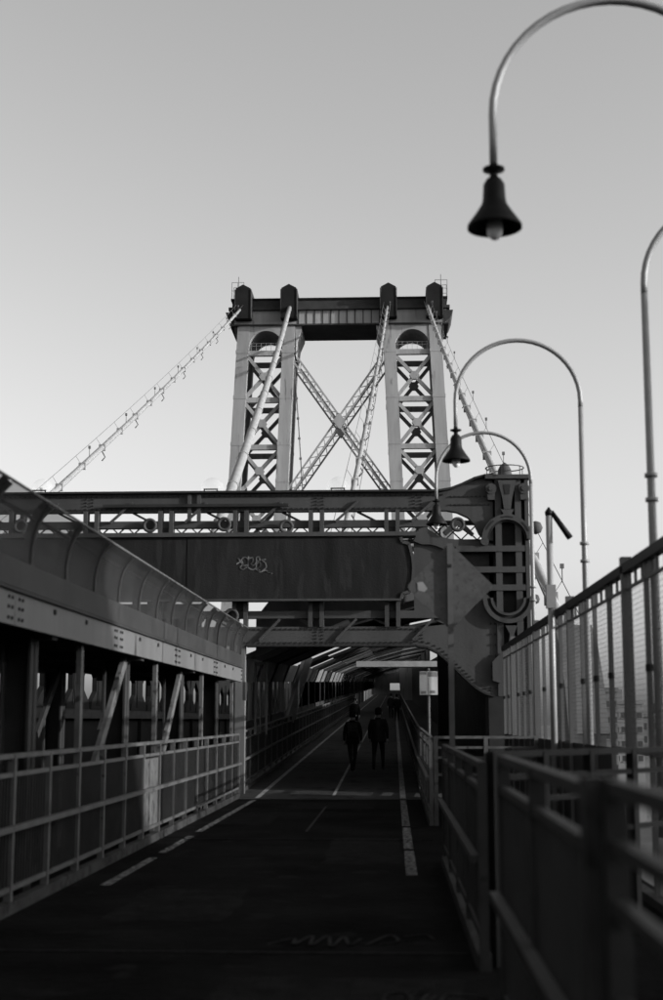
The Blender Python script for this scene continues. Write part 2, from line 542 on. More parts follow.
# ------------------------------------------------------------------ main cables
def cable(top, low, label, stays, r=.3):
    top, low = Vector(top), Vector(low)
    C_ = thing('main_cable', label, 'cable', tuple(low), 0, 'main suspension cables')
    d = top - low
    n = 14
    pts = []
    for i in range(n + 1):
        t = i / n
        q = d * t
        q.z -= 4 * .9 * t * (1 - t)
        pts.append(q)
    part('cable', MB().tube(pts, r, 10), 'cable', C_)
    if stays:
        wires, posts, lamps = MB(), MB(), MB()
        wires.tube([q + Vector((-.5, 0, .75)) for q in pts], .02, 5).tube([q + Vector((.5, 0, .75)) for q in pts], .02, 5)
        m_ = int(d.length / 7)
        for i in range(1, m_):
            t = i / m_
            q = d * t
            q.z -= 4 * .9 * t * (1 - t)
            posts.box(q.x - r - .05, q.x + r + .05, q.y - .1, q.y + .1, q.z - r - .05, q.z + r + .05)
            for s_ in (-1, 1):
                posts.bar(q, q + Vector((s_ * .5, 0, .78)), .03, .03)
            if i % 2:
                lamps.bar(q + Vector((.5, 0, .7)), q + Vector((.5, 0, 1.35)), .04, .04).box(q.x + .42, q.x + .58, q.y - .08, q.y + .08, q.z + 1.3, q.z + 1.5)
            else:
                lamps.tube([q + Vector((0, 0, -.3)), q + Vector((.25, 0, -.75)), q + Vector((0, 0, -1.05))], .05, 5)
        part('hand_rope', wires, 'rope', C_)
        part('cable_band', posts, 'cable', C_, kind='stuff')
        part('necklace_light', lamps, 'rope', C_, kind='stuff')
    else:
        for i in range(1, 14):
            t = i / 14
            q = d * t
            q.z -= 4 * .9 * t * (1 - t)
            dn = d.normalized() * .14
            part('cable_band', MB().tube([q - dn, q + dn], r + .05, 10), 'cable', C_)
    return C_
cable((-22.35, 198, 61.8), (-22.6, 52, 1.6), 'pale main cable outermost beyond the subway side, ropes along it', True, .2)
cable((-15.0, 198, 62.0), (-8.6, 61.9, 8.3), 'pale main cable crossing in front of the arched leg pair with the hanging line', False, .31)
cable((-.55, 198, 62.0), (-2.55, 61.9, 8.3), 'pale main cable crossing the lattice braces, ending at the inner leg of the plain pair', True, .17)
cable((5.35, 198, 62.0), (6.8, 53, 4.4), 'pale main cable with hand ropes descending behind the ornate portal pylon', True, .24)

H_ = thing('cable_housing', 'grey steel housing where the outer cable ends beyond the wire fence', 'housing', (6.8, 52.5, -2.2))
part('housing_body', MB().prismx([(-3, 0), (2.0, 0), (2.0, 7.4), (.6, 7.4), (-.8, 6.6), (-2.2, 5.0), (-3, 3.4)], -.6, .6), 'portal', H_)
part('housing_flange', MB().bar((0, 2.0, 7.45), (0, .6, 7.45), 1.4, .12).bar((0, .6, 7.45), (0, -.8, 6.65), 1.4, .12).bar((0, -.8, 6.65), (0, -2.2, 5.05), 1.4, .12).bar((0, -2.2, 5.05), (0, -3, 3.45), 1.4, .12), 'tall', H_)

A_ = thing('anchor_frame', 'dark steel cross frame holding two inner cables behind the portal', 'frame', (-4.5, 62, -2.2))
part('cross_beam', MB().box(-6.6, 7.0, -.1, .9, 9.9, 11.1), 'truss', A_)
for x in (-6.3, 6.7):
    part('column', MB().box(x - .25, x + .25, 0, .8, 0, 9.9), 'truss', A_)

# ------------------------------------------------------------------ ornate portal frame across the path
PY = 33.0
P = thing('portal_frame', 'dark ornate riveted steel portal frame with pylon and name board over the path', 'portal', (0, PY, -2.2))
def pp(poly):
    return [(x, z + 2.2) for x, z in poly]
def pbox(x0, x1, y0, y1, z0, z1):
    return MB().box(x0, x1, y0, y1, z0 + 2.2, z1 + 2.2)
XL = -18.3
tg = part('top_girder', MB().prism(pp([(XL, 6.72), (XL, 7.16), (1.1, 7.16), (1.4, 7.21), (1.7, 7.33), (1.95, 7.45), (2.2, 7.52), (2.4, 7.54), (2.4, 5.98), (2.2, 6.0), (2.06, 6.16), (1.96, 6.38), (1.8, 6.55), (1.55, 6.67), (1.3, 6.72)]), .04, .3), 'portal', P)
mb = MB()
tops = [(XL, 7.16), (1.1, 7.16), (1.4, 7.21), (1.7, 7.33), (1.95, 7.45), (2.2, 7.52), (2.4, 7.54)]
for a, b in zip(tops[:-1], tops[1:]):
    mb.bar((a[0], .17, a[1] + 2.23), (b[0] + .01, .17, b[1] + 2.23), .5, .05)
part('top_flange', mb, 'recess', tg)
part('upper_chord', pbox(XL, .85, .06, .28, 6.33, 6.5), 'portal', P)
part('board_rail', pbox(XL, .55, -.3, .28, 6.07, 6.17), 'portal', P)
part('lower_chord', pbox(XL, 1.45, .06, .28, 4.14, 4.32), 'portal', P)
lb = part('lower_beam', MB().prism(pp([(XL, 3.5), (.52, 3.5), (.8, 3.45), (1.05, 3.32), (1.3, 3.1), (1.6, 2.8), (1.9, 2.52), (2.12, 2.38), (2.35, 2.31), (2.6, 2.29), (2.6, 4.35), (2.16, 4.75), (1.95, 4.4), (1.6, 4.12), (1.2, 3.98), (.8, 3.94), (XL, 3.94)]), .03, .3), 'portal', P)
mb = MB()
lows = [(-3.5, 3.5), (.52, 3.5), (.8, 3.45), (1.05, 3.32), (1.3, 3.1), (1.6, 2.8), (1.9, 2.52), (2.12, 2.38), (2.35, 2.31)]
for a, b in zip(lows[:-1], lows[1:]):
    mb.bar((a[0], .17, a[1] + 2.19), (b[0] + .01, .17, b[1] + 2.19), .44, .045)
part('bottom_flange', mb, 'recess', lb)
# gusset fields and the scroll arm
part('scroll_arm', MB().prism(pp([(.5, 5.98), (.55, 6.18), (.66, 6.29), (.8, 6.32), (.93, 6.22), (1.1, 6.1), (1.35, 6.03), (1.75, 6.0), (2.1, 5.96), (2.4, 5.9), (2.4, 5.72), (1.9, 5.7), (1.5, 5.71), (1.25, 5.77), (1.05, 5.86), (.9, 5.9), (.7, 5.9)]), .05, .3), 'portal', P)
part('gusset_plate', MB().prism(pp([(.5, 4.3), (.5, 5.97), (1.0, 5.97), (1.62, 5.97), (1.62, 4.1), (1.2, 4.0)]), .12, .26), 'portal', P)
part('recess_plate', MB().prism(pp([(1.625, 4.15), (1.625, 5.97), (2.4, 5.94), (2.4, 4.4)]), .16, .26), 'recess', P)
for z in (5.78, 5.28, 4.85):
    part('cross_rib', pbox(1.5, 3.14, -.04, .12, z - .07, z + .07), 'portal', P)
# little pairs of posts, diagonals and rings in the truss
ring = MB()
for k in range(24):
    t0, t1 = 2 * PI * k / 24, 2 * PI * (k + 1) / 24
ringm = MB().tube([(.14 * math.cos(2 * PI * k / 20), 0, .14 * math.sin(2 * PI * k / 20)) for k in range(21)], .045, 6, False).mesh('ring', 'portal')
pm1 = MB().box(-.05, .05, -.03, .25, 6.16 + 2.2, 6.74 + 2.2).mesh('post', 'portal')
pm2 = MB().box(-.05, .05, -.03, .25, 3.93 + 2.2, 4.57 + 2.2).mesh('post', 'portal')
blk = MB().box(-.1, .1, .02, .24, 6.17 + 2.2, 6.33 + 2.2).mesh('packing_block', 'recess')
blk2 = MB().box(-.1, .1, .02, .24, 4.32 + 2.2, 4.56 + 2.2).mesh('packing_block', 'recess')
dg = MB().bar((-.62, .02, 6.46 + 2.2), (-.08, .02, 6.95 + 2.2), .05, .1, (0, 1, 0)).mesh('diagonal', 'portal')
dg2 = MB().bar((-.62, .2, 6.72 + 2.2), (-.16, .2, 6.48 + 2.2), .05, .09, (0, 1, 0)).mesh('diagonal', 'portal')
dg3 = MB().bar((-.62, 0, 3.62 + 2.2), (-.12, 0, 4.12 + 2.2), .05, .08, (0, 1, 0)).mesh('diagonal', 'portal')
dg4 = MB().bar((-.5, .2, 4.14 + 2.2), (-.12, .2, 3.96 + 2.2), .05, .09, (0, 1, 0)).mesh('diagonal', 'portal')
k = 0
x = .12
while x > XL:
    for m_ in (pm1, pm2):
        link('post', m_, P, (x, 0, 0))
        link('post', m_, P, (x - .27, 0, 0))
    link('packing_block', blk, P, (x - .135, 0, 0))
    link('packing_block', blk2, P, (x - .135, 0, 0))
    link('diagonal', dg, P, (x + .95, 0, 0))
    link('diagonal', dg2, P, (x - .35, 0, 0))
    link('diagonal', dg3, P, (x + .95, 0, 0))
    link('diagonal', dg4, P, (x - .1, 0, 0))
    x -= 1.82
for x, z in ((-5.85, 6.38), (-4.05, 6.4), (-2.55, 6.33), (1.55, 6.36), (-3.85, 4.2), (-9.0, 6.38)):
    link('ring', ringm, P, (x, -.06, z + 2.2))
part('eye_boss', MB().prism(pp([(1.2, 6.2), (1.5, 6.5), (1.62, 6.5), (1.95, 6.16), (1.9, 6.1), (1.56, 6.36), (1.28, 6.12)]), .1, .24), 'portal', P)
part('clamp', pbox(-4.95, -4.86, -.02, .05, 6.5, 7.14), 'portal', P)
part('clamp', pbox(-4.72, -4.63, -.02, .05, 6.5, 7.14), 'portal', P)
part('conduit', MB().bar((-7.0, -.05, 9.06), (-2.5, -.05, 9.06), .07, .07), 'recess', P)
mb = MB()
for a0, b0, z in ((-17.8, 1.3, 7.1), (-17.8, .9, 6.78), (-17.8, .6, 3.88), (-17.8, .5, 3.56)):
    x = a0
    while x < b0:
        mb.box(x - .02, x + .02, .008, .045, z + 2.2 - .02, z + 2.2 + .02)
        x += .125
for z in (7.05, 6.85):
    x = 1.4
    while x < 2.35:
        mb.box(x - .016, x + .016, .012, .045, z + 2.2 - .016, z + 2.2 + .016)
        x += .1
for a, b in zip(lows[1:-1], lows[2:]):
    n_ = max(1, int(math.hypot(b[0] - a[0], b[1] - a[1]) / .1))
    for q in range(n_):
        x, z = a[0] + (b[0] - a[0]) * q / n_ + .05, a[1] + (b[1] - a[1]) * q / n_ + .1
        mb.box(x - .018, x + .018, .006, .035, z + 2.2 - .018, z + 2.2 + .018)
for z in (4.0, 3.75, 3.5, 3.25, 3.0, 2.75, 2.5):
    for x in (2.3, 2.4):
        mb.box(x - .018, x + .018, .006, .035, z + 2.2 - .018, z + 2.2 + .018)
for x in (-14.6, -11, -7.35, -1.75, .6):
    for z in (6.8, 6.88, 6.96, 7.04, 3.58, 3.66, 3.74, 3.82):
        for dx in (-.08, .08):
            mb.box(x + dx - .016, x + dx + .016, .006, .045, z + 2.2 - .016, z + 2.2 + .016)
part('rivet', mb, 'recess', P, kind='stuff')
# lattice girder of the frame's rear face
mb = MB()
mb.box(XL, 2.4, 1.3, 1.5, 6.55 + 2.2, 6.65 + 2.2).box(XL, 2.4, 1.3, 1.5, 6.1 + 2.2, 6.18 + 2.2).box(XL, 2.4, 1.3, 1.5, 6.95 + 2.2, 7.12 + 2.2)
mb.box(XL, 2.4, 1.3, 1.5, 3.6 + 2.2, 3.8 + 2.2).box(XL, 2.4, 1.3, 1.5, 4.3 + 2.2, 4.4 + 2.2)
part('rear_chord', mb, 'portal', P)
mb = MB()
x = XL
while x < 2.3:
    mb.bar((x, 1.4, 8.38), (x + .4, 1.4, 8.76), .03, .045, (0, 1, 0)).bar((x, 1.43, 8.76), (x + .4, 1.43, 8.38), .03, .045, (0, 1, 0))
    x += .4
part('lacing', mb, 'portal', P, kind='stuff')
part('rear_plate', pbox(XL, -4.75, 1.32, 1.38, 2.9, 4.6), 'recess', P)  # dark plate added to shut out bright sky under the board

# name board with its sprayed tag
bd = part('name_board', MB().prism(pp([(-4.9, 4.58), (-4.9, 6.04), (.16, 6.04), (.2, 5.93), (.36, 5.88), (.44, 5.55), (.46, 5.3), (.44, 5.05), (.36, 4.74), (.2, 4.7), (.16, 4.58)]), -.24, -.1), 'board', P)
part('name_board', MB().prism(pp([(XL, 4.58), (XL, 6.04), (-4.92, 6.04), (-4.92, 4.58)]), -.23, -.1), 'board', P)
mb = MB()
fr = [(.16, 6.04), (.2, 5.93), (.36, 5.88), (.44, 5.55), (.46, 5.3), (.44, 5.05), (.36, 4.74), (.2, 4.7), (.16, 4.58)]
for a, b in zip(fr[:-1], fr[1:]):
    mb.bar((a[0] + .03, -.17, a[1] + 2.2), (b[0] + .03, -.17, b[1] + 2.2), .2, .07, (0, 1, 0) if 0 else (1, 0, 0))
mb.box(XL, .2, -.28, -.06, 4.53 + 2.2, 4.58 + 2.2)
part('board_edge', mb, 'portal', bd)
g = MB()
gp = lambda u, v: (-3.75 + (u - 90) * .00212, -.252, 7.83 - (v - 60) * .00212)
for st in ([(110, 160), (150, 130), (125, 100), (155, 140), (185, 175), (230, 165), (235, 110), (200, 85), (165, 110), (175, 160), (150, 200), (180, 222), (215, 200)],
           [(240, 80), (238, 150), (240, 200), (290, 225), (330, 200)], [(245, 100), (285, 90), (290, 130), (270, 160), (300, 175), (330, 140), (330, 90), (360, 85), (365, 130), (335, 160), (330, 210), (360, 245), (400, 235), (440, 200), (430, 150), (395, 120), (430, 110)],
           [(350, 130), (375, 150), (370, 190), (345, 210), (365, 230)], [(320, 215), (370, 250), (430, 235), (470, 255), (505, 268)]):
    ribbon(g, smooth(st), 11, lambda u, v: gp(u, v))
part('graffiti_tag', g, 'tag', bd)

# pylon of the portal (and its mirror beyond the frame)
def pylon(cx, s):
    def bx(x0, x1, y0, y1, z0, z1):
        a, b = cx + s * x0, cx + s * x1
        return pbox(min(a, b), max(a, b), y0, y1, z0, z1)
    def sh(poly):
        return [(cx + s * x, z + 2.2) for x, z in poly]
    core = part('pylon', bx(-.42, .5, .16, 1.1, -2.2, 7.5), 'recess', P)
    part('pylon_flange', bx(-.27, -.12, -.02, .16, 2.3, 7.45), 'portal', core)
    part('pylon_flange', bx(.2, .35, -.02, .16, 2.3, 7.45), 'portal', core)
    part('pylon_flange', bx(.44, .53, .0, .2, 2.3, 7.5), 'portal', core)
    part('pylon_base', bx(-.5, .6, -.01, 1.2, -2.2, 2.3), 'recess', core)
    part('arch_moulding', MB().band((cx, 6.0 + 2.2), .47, .6, 0, PI, -.1, .1), 'portal', core)
    part('arch_moulding', MB().band((cx, 6.0 + 2.2), .42, .47, 0, PI, -.05, .1), 'recess', core)
    part('arch_moulding', MB().band((cx, 4.6 + 2.2), .5, .6, PI, 2 * PI, -.11, .1), 'portal', core)
    part('arch_moulding', MB().band((cx, 4.6 + 2.2), .42, .5, PI, 2 * PI, -.05, .1), 'recess', core)
    part('arch_moulding', MB().band((cx, 4.6 + 2.2), .36, .42, PI, 2 * PI, -.11, .1), 'portal', core)
    part('scroll_foot', MB().band((cx - s * .53, 5.95 + 2.2), .0, .1, 0, 2 * PI, -.09, .05, 14), 'portal', core)
    mb = MB()
    for a0 in (.35, 1.3, 2.2):
        mb.band((cx, 6.0 + 2.2), .52, .555, a0, a0 + .5, -.108, -.09, 8)
    part('slot', mb, 'recess', core)
    part('cap_slab', bx(-.5, .56, -.1, 1.2, 7.46, 7.56), 'portal', core)
    key = part('keystone', MB().prism(sh([(-.2, 7.42), (.24, 7.42), (.14, 7.0), (.1, 6.72), (-.06, 6.72), (-.1, 7.0)]), -.09, .05), 'portal', core)
    part('keystone_panel', MB().prism(sh([(-.06, 7.32), (.1, 7.32), (.07, 7.08), (-.03, 7.08)]), -.1, -.08), 'recess', key)
    part('keystone_drop', MB().prism(sh([(-.14, 6.72), (.18, 6.72), (.12, 6.62), (.16, 6.55), (-.12, 6.55), (-.08, 6.62)]), -.08, .05), 'portal', key)
    for x in (-.36, .42):
        part('scroll', MB().tube([(cx + s * x, -.09, 7.22 + 2.2), (cx + s * x, .1, 7.22 + 2.2)], .13, 14).tube([(cx + s * x, -.12, 7.22 + 2.2), (cx + s * x, -.08, 7.22 + 2.2)], .06, 10), 'portal', core)
        part('scroll_tail', MB().prism(sh([(x - .1, 7.2), (x + .1, 7.2), (x + .08, 6.95), (x - .08, 6.95)]), -.07, .12), 'portal', core)
    part('finial', MB().lathe([(.2, 0), (.2, .05), (.17, .08), (.16, .18), (.11, .28), (.04, .34), (.02, .36)], 16, (cx, .3, 7.56 + 2.2)), 'portal', core)
    part('ring_rail', MB().tube([(cx + .46 * math.cos(2 * PI * k / 28), .3 + .46 * math.sin(2 * PI * k / 28), 7.78 + 2.2) for k in range(29)], .014, 6, False), 'portal', core)
    mb = MB()
    for k in range(6):
        t = 2 * PI * k / 6 + .3
        mb.bar((cx + .46 * math.cos(t), .3 + .46 * math.sin(t), 7.56 + 2.2), (cx + .46 * math.cos(t), .3 + .46 * math.sin(t), 7.78 + 2.2), .018, .018)
    part('ring_post', mb, 'portal', core)
    part('roundel', MB().lathe([(.02, -.16), (.12, -.12), (.17, 0), (.12, .12), (.02, .16)], 14, (cx + s * .72, .3, 6.32 + 2.2)), 'portal', core)
    part('roundel', MB().lathe([(.02, -.12), (.09, -.09), (.12, 0), (.09, .09), (.02, .12)], 14, (cx + s * .66, .3, 4.6 + 2.2)), 'portal', core)
    part('shoe_bracket', MB().prism(sh([(-.4, 3.1), (-.2, 3.3), (-.14, 2.95), (-.22, 2.6), (-.4, 2.66)]), -.08, .05), 'portal', core)
    part('shoe_bracket', MB().prism(sh([(-.08, 3.95), (.2, 3.95), (.12, 3.75), (.15, 3.5), (-.02, 3.5), (.02, 3.75)]), -.07, .05), 'portal', core)
pylon(2.72, 1)
pylon(-18.2, -1)
part('leg', pbox(-3.75, -3.52, .0, .3, -2.2, 3.5), 'fascia', P)
mb = pbox(-3.42, -3.37, 1.3, 1.42, 1.4, 3.1)
mb.box(-3.15, -3.1, 1.3, 1.42, 3.6, 5.3).box(-3.42, -3.1, 1.3, 1.42, 5.3, 5.36).box(-3.29, -3.26, 1.34, 1.38, 3.6, 5.3)
part('ladder_frame', mb, 'portal', P)

# globes on the top girder
for i, (x, lab) in enumerate(((-8.8, 'frosted globe light on the portal girder above the curved screen'), (-4.5, 'frosted globe light on the portal girder beside the tower leg'), (-1.35, 'frosted globe light on the portal girder below the lattice braces'))):
    t = thing('globe_light', lab, 'globe light', (x, PY + .9, 7.2), 0, 'globe lights on the portal')
    part('bracket', MB().bar((-.16, -.1, -.06), (-.16, -.1, .2), .03, .03).bar((.16, -.1, -.06), (.16, -.1, .2), .03, .03).bar((-.175, -.1, .2), (.175, -.1, .2), .03, .03).box(-.2, .2, -.6, .3, -.1, -.05), 'recess', t)
    prof = [(.29 * math.sin(PI * k / 14) + .002, .26 - .29 * math.cos(PI * k / 14)) for k in range(15)]
    part('globe', MB().lathe(prof, 24, (0, .25, 0)), 'globe', t)

# ------------------------------------------------------------------ raised platform on the subway side, with curved screen
Q = thing('raised_platform', 'raised steel platform on columns with curved mesh screen beside the path', 'platform', (-3.55, 3, -2.2))
def qv(x, y, z):
    return (x + 3.55, y - 3, z + 2.2)
def qbox(x0, x1, y0, y1, z0, z1):
    return MB().box(x0 + 3.55, x1 + 3.55, y0 - 3, y1 - 3, z0 + 2.2, z1 + 2.2)
QY1 = 32.4
y = 3.0
while y < QY1 - .1:
    y2 = min(y + 4.9, QY1)
    part('fascia', qbox(-3.58, -3.52, y + .006, y2 - .006, 2.62, 2.93), 'fascia', Q)
    mb = MB()
    for yy in (y + .12, y + .24, y2 - .24, y2 - .12):
        for z in (2.68, 2.78, 2.87):
            mb.box(.03, .046, yy - 3 - .015, yy - 3 + .015, z + 2.2 - .015, z + 2.2 + .015)
    for yy in (y + 1.5, y + 3):
        mb.box(.03, .05, yy - 3 - .03, yy - 3 + .03, 2.83 + 2.2, 2.88 + 2.2)
    part('rivet', mb, 'recess', Q, kind='stuff')
    y = y2
part('edge_angle', qbox(-3.62, -3.48, 3, QY1, 2.93, 2.96), 'frame', Q)
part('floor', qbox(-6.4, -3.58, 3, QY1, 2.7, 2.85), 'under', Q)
for k, y in enumerate((5.0, 9.8, 14.6, 19.8, 25.0, 30.0)):
    for x in (-3.95, -6.1):
        c = part('column', qbox(x - .16, x + .16, y - .02, y + .02, -2.2, 2.62).box(x - .16 + 3.55, x - .13 + 3.55, y - 3.16, y - 2.84, 0, 4.82).box(x + .13 + 3.55, x + .16 + 3.55, y - 3.16, y - 2.84, 0, 4.82), 'frame', Q)
    if k in (3, 4):
        part('knee_brace', MB().bar(qv(-3.8, y - 2.3, 1.0), qv(-3.8, y - .2, 2.6), .06, .16), 'brace', Q)
    part('knee_brace', MB().bar(qv(-6.0, y - 1.6, 1.5), qv(-6.0, y - .15, 2.6), .06, .14), 'frame', Q)
    part('floor_beam', qbox(-6.4, -3.58, y - .12, y + .12, 2.585, 2.7), 'frame', Q)
    part('hanger', qbox(-3.7, -3.64, y + 1.55, y + 1.68, -.2, 2.62), 'brace', Q)
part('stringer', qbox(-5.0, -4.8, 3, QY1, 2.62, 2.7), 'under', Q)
prof = [(-3.55, 2.96), (-3.55, 3.2), (-3.545, 3.4), (-3.52, 3.55), (-3.48, 3.67), (-3.43, 3.76), (-3.36, 3.83)]
rib = MB()
for a, b in zip(prof[:-1], prof[1:]):
    rib.bar((a[0] + 3.55, 0, a[1] + 2.2), (b[0] + 3.55, 0, b[1] + 2.2), .1, .075, (0, 1, 0))
ribm = rib.mesh('screen_post', 'kick')
sheet = MB()
L_ = 1.44
for i in range(1, len(prof) - 1):
    (x0, z0), (x1, z1) = prof[i], prof[i + 1]
    k = len(sheet.v)
    sheet.v += [(x0 + 3.55 + .03, .03, z0 + 2.2), (x0 + 3.55 + .03, L_ - .03, z0 + 2.2), (x1 + 3.55 + .03, L_ - .03, z1 + 2.2), (x1 + 3.55 + .03, .03, z1 + 2.2)]
    sheet.f.append((k, k + 1, k + 2, k + 3))
sheetm = sheet.mesh('screen_panel', 'screen')
kickm = MB().box(.02, .05, .03, L_ - .03, 2.97 + 2.2, 3.23 + 2.2).mesh('kick_panel', 'kick')
y = 3.2
while y < QY1 - L_:
    link('screen_post', ribm, Q, (0, y - 3, 0))
    link('screen_panel', sheetm, Q, (0, y - 3, 0))
    link('kick_panel', kickm, Q, (0, y - 3, 0))
    y += L_
link('screen_post', ribm, Q, (0, y - 3, 0))
part('screen_rail', MB().tube([qv(-3.48, 3.2, 3.68), qv(-3.48, y, 3.68)], .022, 6), 'frame', Q)
part('screen_rail', MB().tube([qv(-3.34, 3.2, 3.84), qv(-3.34, y, 3.84)], .014, 6), 'fascia', Q)
part('end_panel', qbox(-3.5, -3.44, QY1 - .05, QY1 + .35, 2.2, 2.62), 'frame', Q)
part('back_rail', MB().bar(qv(-6.35, 3, 3.9), qv(-6.35, QY1, 3.9), .06, .06).bar(qv(-6.35, 3, 3.4), qv(-6.35, QY1, 3.4), .04, .04), 'frame', Q)

# ------------------------------------------------------------------ railings
pk_mesh = {}
def railing(label, p0, p1, inward, ztop=1.42, bays=1.35, picket=.1, m_rail='rail', pickets=True, kerb=True, joined=False, zbase=0.0, group=None, posts=True, thick=False):
    p0, p1 = Vector((p0[0], p0[1], 0)), Vector((p1[0], p1[1], 0))
    R_ = thing('railing', label, 'railing', (p0.x, p0.y, pz(p0.y) + zbase), 0, group)
    base0 = pz(p0.y) + zbase
    d = p1 - p0
    L = d.length
    u = d / L
    nrm = Vector((-u.y, u.x, 0)) * inward
    rot = math.atan2(u.y, u.x)
    def at(s, z, off=0.0):
        q = p0 + u * s + nrm * off
        return Vector((q.x - p0.x, q.y - p0.y, pz(q.y) + zbase - base0 + z))
    def rail(name, z, wd, ht, off=0.0, m=m_rail):
        mb = MB()
        ss = [0.0]
        s = 12.0
        while s < L - .01:
            ss.append(s)
            s += 12.0
        ss.append(L)
        for a, b in zip(ss[:-1], ss[1:]):
            mb.bar(at(a - .02, z, off), at(b + .02, z, off), wd, ht)
        return part(name, mb, m, R_)
    n = max(1, round(L / bays))
    key = ('post', round(ztop, 2), m_rail)
    if key not in pk_mesh:
        pk_mesh[key] = MB().box(-.035, .035, -.035, .035, 0, ztop + .012).mesh('post', m_rail)
    if posts:
        for i in range(n + 1):
            link('post', pk_mesh[key], R_, at(L * i / n, 0), rot)
    if thick:
        part('end_post', MB().box(-.05, .05, -.055, .05, -.0, ztop + .05), m_rail, R_)
    rail('top_rail', ztop, .055, .045)
    rail('second_rail', ztop - .17, .05, .04)
    if pickets:
        rail('handrail', .77, .06, .05, .06)
        rail('bottom_rail', .22, .05, .045)
        h0, h1 = .24, ztop - .19
        if joined:
            mb = MB()
            s = picket
            while s < L:
                q = at(s, 0)
                mb.box(q.x - .009, q.x + .009, q.y - .009, q.y + .009, q.z + h0, q.z + h1)
                s += picket
            part('picket', mb, 'picket', R_, kind='stuff')
        else:
            kk = ('picket', round(h1, 2), m_rail)
            if kk not in pk_mesh:
                pk_mesh[kk] = MB().box(-.009, .009, -.009, .009, h0, h1).mesh('picket', 'picket')
            s = picket
            while s < L:
                link('picket', pk_mesh[kk], R_, at(s, 0), rot)
                s += picket
    else:
        rail('middle_rail', ztop - .34, .05, .04)
        rail('middle_rail', ztop - .62, .05, .04)
    if kerb:
        rail('kerb', .055, .1, .11, 0, 'kerb')
    return R_

lf = railing('long picket railing under the raised platform with a pale infill sheet', (-3.54, 3.5), (-3.54, 31.9), -1)
part('infill_sheet', MB().box(.012, .02, 16.24, 17.45, .25, 1.2), 'brace', lf)
railing('picket railing running up the covered passage beside the paint line, subway side', (-3.62, 33.2), (-3.62, 130), -1, joined=True, bays=2.0)
railing('picket railing with thick end post, next to the bare open railing', (.62, 4.36), (.62, 8.1), 1, ztop=1.53, bays=1.87, m_rail='rail2', kerb=False, thick=True)
railing('bare open railing without pickets on the far side of the thick end post', (.66, 1.0), (.66, 4.28), 1, ztop=1.55, bays=1.64, m_rail='rail2', pickets=False, kerb=False)
railing('short picket railing standing alone in front of the diamond sign', (.63, 10.25), (.62, 17.5), 1, ztop=1.43, bays=1.8, m_rail='rail2')
railing('picket railing running up the covered passage from the white notice', (.62, 23.9), (.62, 130), 1, ztop=1.46, joined=True, bays=2.0)
railing('dark open cross railing leading from the short picket railing to the tall fence', (.72, 10.4), (2.4, 12.4), 1, ztop=1.5, bays=.62, m_rail='darkrail', pickets=False, kerb=False)
railing('open cross railing joining the passage railing to the tall fence', (.70, 23.9), (2.4, 24.0), 1, ztop=1.46, bays=.85, pickets=False, kerb=False)

# ------------------------------------------------------------------ tall wire fence along the outer edge
Fx = 2.5
F = thing('tall_fence', 'tall wire mesh fence with scalloped top rail along the outer edge of the path', 'fence', (Fx, 3.0, 0))
thin = MB().box(-.025, .025, -.03, .03, 0, 3.3).mesh('post', 'tall')
thick = MB().box(-.05, .05, -.06, .06, 0, 3.38).box(-.055, .055, -.065, .065, 3.38, 3.48).mesh('post', 'tall')
clampm = MB().box(-.034, .03, -.036, .036, 2.22, 2.29).mesh('clamp', 'darkrail')
mw = MB()
B = 1.2
z = 1.5
while z < 3.12:
    mw.box(-.0016, .0016, .03, B - .03, z - .0016, z + .0016)
    z += .055
y = .1
while y < B - .05:
    mw.box(-.0016, .0016, y - .0016, y + .0016, 1.46, 3.14)
    y += .1
meshm = mw.mesh('wire_mesh', 'wire')
panelm = MB().box(-.012, .012, .032, B - .032, .08, 1.44).mesh('shade_panel', 'darkrail')  # solid panels added to keep the low sun off the path
barm = MB().box(-.012, .012, .032, B - .032, 1.4, 1.46).mesh('lower_bar', 'tall')
scm = MB()
for k in range(3):                             # short pins leave a row of openings under the top rail
    scm.box(-.014, .014, .2 + .4 * k - .018, .2 + .4 * k + .018, 3.15, 3.3)
scm.box(-.015, .015, .03, B - .03, 3.12, 3.15)
scallop = scm.mesh('scallop', 'tall')
n = 24
for i in range(n + 1):
    y = i * B
    if y + 3 > 31.9:
        break
    link('post', thick if i % 4 == 2 else thin, F, (0, y, 0))
    link('clamp', clampm, F, (0, y, 0))
    if i < n:
        link('wire_mesh', meshm, F, (0, y, 0), 0, 'stuff')
        if y + 3 > 15.5:
            link('shade_panel', panelm, F, (0, y, 0))
        else:
            link('lower_bar', barm, F, (0, y, 0))
        link('scallop', scallop, F, (0, y, 0))
part('top_rail', MB().box(-.05, .05, -.1, n * B + .1, 3.3, 3.4), 'darkrail', F)
part('sill', MB().box(-.06, .06, -.1, n * B + .1, 0, .08), 'kerb', F)

